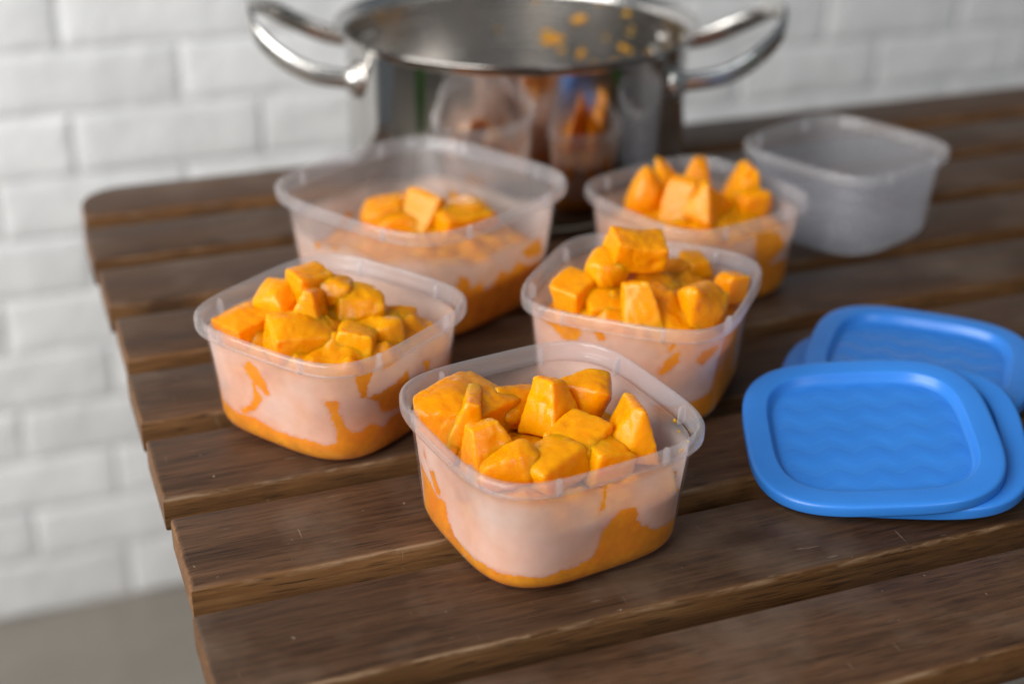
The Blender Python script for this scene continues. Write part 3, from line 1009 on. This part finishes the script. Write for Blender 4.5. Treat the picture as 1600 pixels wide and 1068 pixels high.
for x, y, z, rz, tl, label in LIDS:
    o = link("lid", LB)
    pn = link("panel", LP, parent=o)
    N_ = Vector((-TILT[0], -TILT[1], 1)).normalized() if tl else Vector((0, 0, 1))
    q = Vector((0, 0, 1)).rotation_difference(N_).to_matrix().to_4x4()
    o.matrix_world = Matrix.Translation((x, y, TT + z)) @ q @ Matrix.Rotation(R(rz), 4, 'Z')
    tag(o, label, "lid", "blue plastic lids piled beside the tubs")

# ------------------------------------------------------------------ steel pot
PX, PY, PR, PH = 0.382, 0.994, 0.1290, 0.1275
pot = empty("steel_pot", (PX, PY, TT + 0.0006))
pot.rotation_euler = (0, 0, math.atan2(-0.3538, 0.9353))           # local x runs towards the handle on the right
tag(pot, "wide stainless steel pot with two loop handles, pumpkin smears inside", "cooking pot")
NP = 160
crc = lambda r, z: sq_ring(r, 2.0, NP, z)
op = [(0.02, 0.0016), (PR - 0.020, 0.0014), (PR - 0.0165, 0.0), (PR - 0.010, 0.0), (PR - 0.0065, 0.0010), (PR - 0.0030, 0.0035), (PR - 0.0012, 0.0075), (PR, 0.0135), (PR, 0.0145), (PR, 0.04), (PR, 0.075), (PR, PH - 0.0085), (PR, PH - 0.0078), (PR + 0.0006, PH - 0.0062),
      (PR + 0.0028, PH - 0.0035), (PR + 0.0062, PH - 0.0016)]
v, f = lathe([crc(r, z) for r, z in op], cap0=True)
me = mesh("body", v, f); link("body", me, [M_steel], pot); sharp(me, 50)
ip = [(PR + 0.0052, PH - 0.0006), (PR + 0.0016, PH - 0.0030), (PR - 0.0006, PH - 0.0060), (PR - 0.0014, PH - 0.0090), (PR - 0.0014, PH - 0.0097), (PR - 0.0014, 0.08), (PR - 0.0014, 0.05), (PR - 0.0014, 0.017), (PR - 0.0014, 0.016), (PR - 0.004, 0.008), (PR - 0.010, 0.0052), (PR - 0.03, 0.0048), (0.01, 0.0048)]
v, f = lathe([crc(r, z) for r, z in ip], cap1=True)
link("inner_wall", mesh("inner_wall", v, f), [M_steel_in], pot)
lp = [(PR + 0.0052, PH - 0.0007), (PR + 0.0060, PH - 0.0018), (PR + 0.0072, PH - 0.0014), (PR + 0.0077, PH - 0.0004), (PR + 0.0070, PH + 0.0005), (PR + 0.0060, PH + 0.0003)]
v, f = lathe([crc(r, z) for r, z in lp], closed=True)
link("lip", mesh("lip", v, f), [M_steel], pot)


def sweep(path, wa, wb, nseg=96, nc=20, up=Vector((0, 0, 1))):
    """smooth tube of oval section along a Catmull-Rom path"""
    P = [Vector(p_) for p_ in path]
    pts = []
    m_ = len(P) - 1
    for i in range(nseg + 1):
        t = i / nseg * m_
        k = min(int(t), m_ - 1); u = t - k
        p0, p1, p2, p3 = P[max(k - 1, 0)], P[k], P[k + 1], P[min(k + 2, m_)]
        pts.append(0.5 * ((2 * p1) + (p2 - p0) * u + (2 * p0 - 5 * p1 + 4 * p2 - p3) * u * u + (3 * p1 - p0 - 3 * p2 + p3) * u ** 3))
    rings = []
    for i, p_ in enumerate(pts):
        tg = (pts[min(i + 1, nseg)] - pts[max(i - 1, 0)]).normalized()
        sd = tg.cross(up).normalized()
        nu = sd.cross(tg).normalized()
        ring = []
        for c in range(nc):
            an = 2 * math.pi * c / nc
            ca, sa = math.cos(an), math.sin(an)
            e = 0.75
            ring.append(tuple(p_ + sd * (wa * math.copysign(abs(ca) ** e, ca)) + nu * (wb * math.copysign(abs(sa) ** e, sa))))
        rings.append(np.array(ring))
    return lathe(rings, cap0=True, cap1=True)


for side in (1, -1):
    al = R(26)
    ra = PR + 0.0015
    pa = [(ra * math.cos(al) - 0.004, -ra * math.sin(al), 0.0965), (ra * math.cos(al) + 0.010, -ra * math.sin(al) - 0.0005, 0.0975), (0.150, -0.0560, 0.1015), (0.172, -0.0500, 0.112),
          (0.190, -0.0360, 0.1255), (0.1975, -0.0160, 0.1330)]
    pa = pa + [(0.1985, 0.0, 0.1345)] + [(x, -y, z) for x, y, z in reversed(pa)]
    pa = [(x * side, y, z) for x, y, z in pa]
    v, f = sweep(pa, 0.0032, 0.0071)
    hd = link("handle", mesh("handle", v, f), [M_handle], pot)
    for sy in (-1, 1):
        # oval weld pad with a rivet head
        cxp, cyp = ra * math.cos(al) * side, sy * ra * math.sin(al)
        nrm = Vector((cxp, cyp, 0)).normalized()
        tv = Vector((-nrm.y, nrm.x, 0)); zv = Vector((0, 0, 1))
        rings = []
        for rr_, dd in ((0.0125, -0.004), (0.0125, 0.0008), (0.0115, 0.0018), (0.0085, 0.0024), (0.0072, 0.0048), (0.0050, 0.0066), (0.0015, 0.0072)):
            rings.append(np.array([tuple(Vector((cxp, cyp, 0.0965)) + tv * (rr_ * math.cos(t_)) + zv * (rr_ * 1.1 * math.sin(t_)) + nrm * dd) for t_ in np.arange(28) * 2 * math.pi / 28]))
        v, f = lathe(rings, cap1=True)
        link("mounting_plate", mesh("mounting_plate", v, f), [M_handle], hd)

# smears of pumpkin left on the inside of the pot
rp_ = random.Random(5)
vs, fs = [], []
smears = []
for i in range(36):
    an = R(rp_.choice([rp_.gauss(80, 13), rp_.gauss(42, 8), rp_.gauss(42, 6), rp_.gauss(62, 20), rp_.uniform(0, 360)]))
    smears.append((an, min(PH - 0.012, max(0.03, rp_.gauss(0.088, 0.020))), rp_.uniform(0.0010, 0.0046) * rp_.uniform(.3, 1), rp_.uniform(.7, 2.6)))
for an, z, r, asp in smears:
    base = len(vs)
    nn, mm = 18, 4
    vs.append(((PR - 0.0026 - r * .12) * math.cos(an), (PR - 0.0026 - r * .12) * math.sin(an), z))
    for j in range(1, mm + 1):
        for c in range(nn):
            t_ = 2 * math.pi * c / nn
            q = r * j / mm * (1 + 1.0 * noise.noise(Vector((math.cos(t_) * 1.9, math.sin(t_) * 1.9, an * 9 + z * 90))))
            da, dz = q * asp * math.cos(t_) / PR, q * math.sin(t_) * 1.1
            rr_ = PR - 0.0013 - r * .16 * (1 - (j / mm) ** 2)
            vs.append((rr_ * math.cos(an + da), rr_ * math.sin(an + da), z + dz))
    for c in range(nn):
        fs.append((base, base + 1 + (c + 1) % nn, base + 1 + c))
        for j in range(mm - 1):
            a_, b_ = base + 1 + j * nn, base + 1 + (j + 1) * nn
            fs.append((a_ + c, a_ + (c + 1) % nn, b_ + (c + 1) % nn, b_ + c))
sm = link("pumpkin_smears", mesh("pumpkin_smears", vs, fs), [M_mash], pot)
sm["kind"] = "stuff"


# ------------------------------------------------------------------ greens beside the scene, seen in the pot's polished side
def mat_leaf():
    w = NT("green_leaf")
    v = w.coord('Object')
    c = w.ramp(w.noise(v, 30.0, 3.0), [(0.3, (0.035, 0.16, 0.015)), (0.7, (0.09, 0.30, 0.03))])
    d = w.n('BsdfPrincipled', Base_Color=c, Roughness=0.4)
    t = w.n('BsdfTranslucent', Color=c)
    return w.done(w.mixs(0.3, d.outputs[0], t))


M_leaf = mat_leaf()


def leaf_mesh(L, W, curl, seed):
    rr = random.Random(seed)
    vs, fs = [], []
    nx, ny = 10, 6
    for i in range(nx + 1):
        t = i / nx
        w_ = W * math.sin(math.pi * min(1, .06 + .94 * t)) ** .7 * .5
        for j in range(ny + 1):
            s_ = j / ny * 2 - 1
            ruf = 0.06 * W * math.sin(t * 23 + s_ * 2 + seed) * abs(s_)
            vs.append((L * t * math.cos(curl * t), w_ * s_, L * t * math.sin(curl * t) + .18 * W * s_ * s_ + ruf))
    for i in range(nx):
        for j in range(ny):
            a_ = i * (ny + 1) + j
            fs.append((a_, a_ + ny + 1, a_ + ny + 2, a_ + 1))
    return mesh("leaf", vs, fs)


rl = random.Random(9)
lt = empty("salad_bunch", (0.662, 0.640, TT + 0.001))
tag(lt, "bunch of bright green leaves on the table past the lids", "leafy greens")
for i in range(11):
    lm = leaf_mesh(0.085, 0.065, rl.uniform(.2, 1.0), i)
    lf = link("leaf", lm, [M_leaf], lt)
    lf.location = (0, 0, 0.004 + 0.002 * i)
    lf.rotation_euler = (0, -rl.uniform(.15, .9), i * 2.4)

# a tall house plant to the left of the table: the pale green strip in the pot's side
pp = empty("potted_plant", (-1.25, 0.80, 0.0))
tag(pp, "green plant standing left of the table, mirrored in the side of the pot", "plant")
v, f = lathe([sq_ring(r, 2.0, 40, z) for r, z in ((0.09, 0.001), (0.13, 0.22), (0.138, 0.222), (0.138, 0.25), (0.124, 0.25), (0.12, 0.21))], cap0=True, cap1=True)
link("pot", mesh("pot", v, f), [M_floor], pp, smooth=False)
for i in range(26):
    t_ = i / 26
    lf = link("leaf", leaf_mesh(0.26, 0.10, rl.uniform(.3, 1.1), 40 + i), [M_leaf], pp)
    lf.location = (0.02 * math.cos(i * 2.4), 0.02 * math.sin(i * 2.4), 0.24 + 0.36 * t_)
    lf.rotation_euler = (0, -rl.uniform(.3, 1.1), i * 2.4)
v, f = sweep([(0, 0, 0.2), (0.01, 0.005, 0.35), (-0.005, 0.01, 0.5), (0.0, 0.0, 0.66)], 0.008, 0.008, 20, 8, Vector((1, 0, 0)))
link("stem", mesh("stem", v, f), [M_leaf], pp)
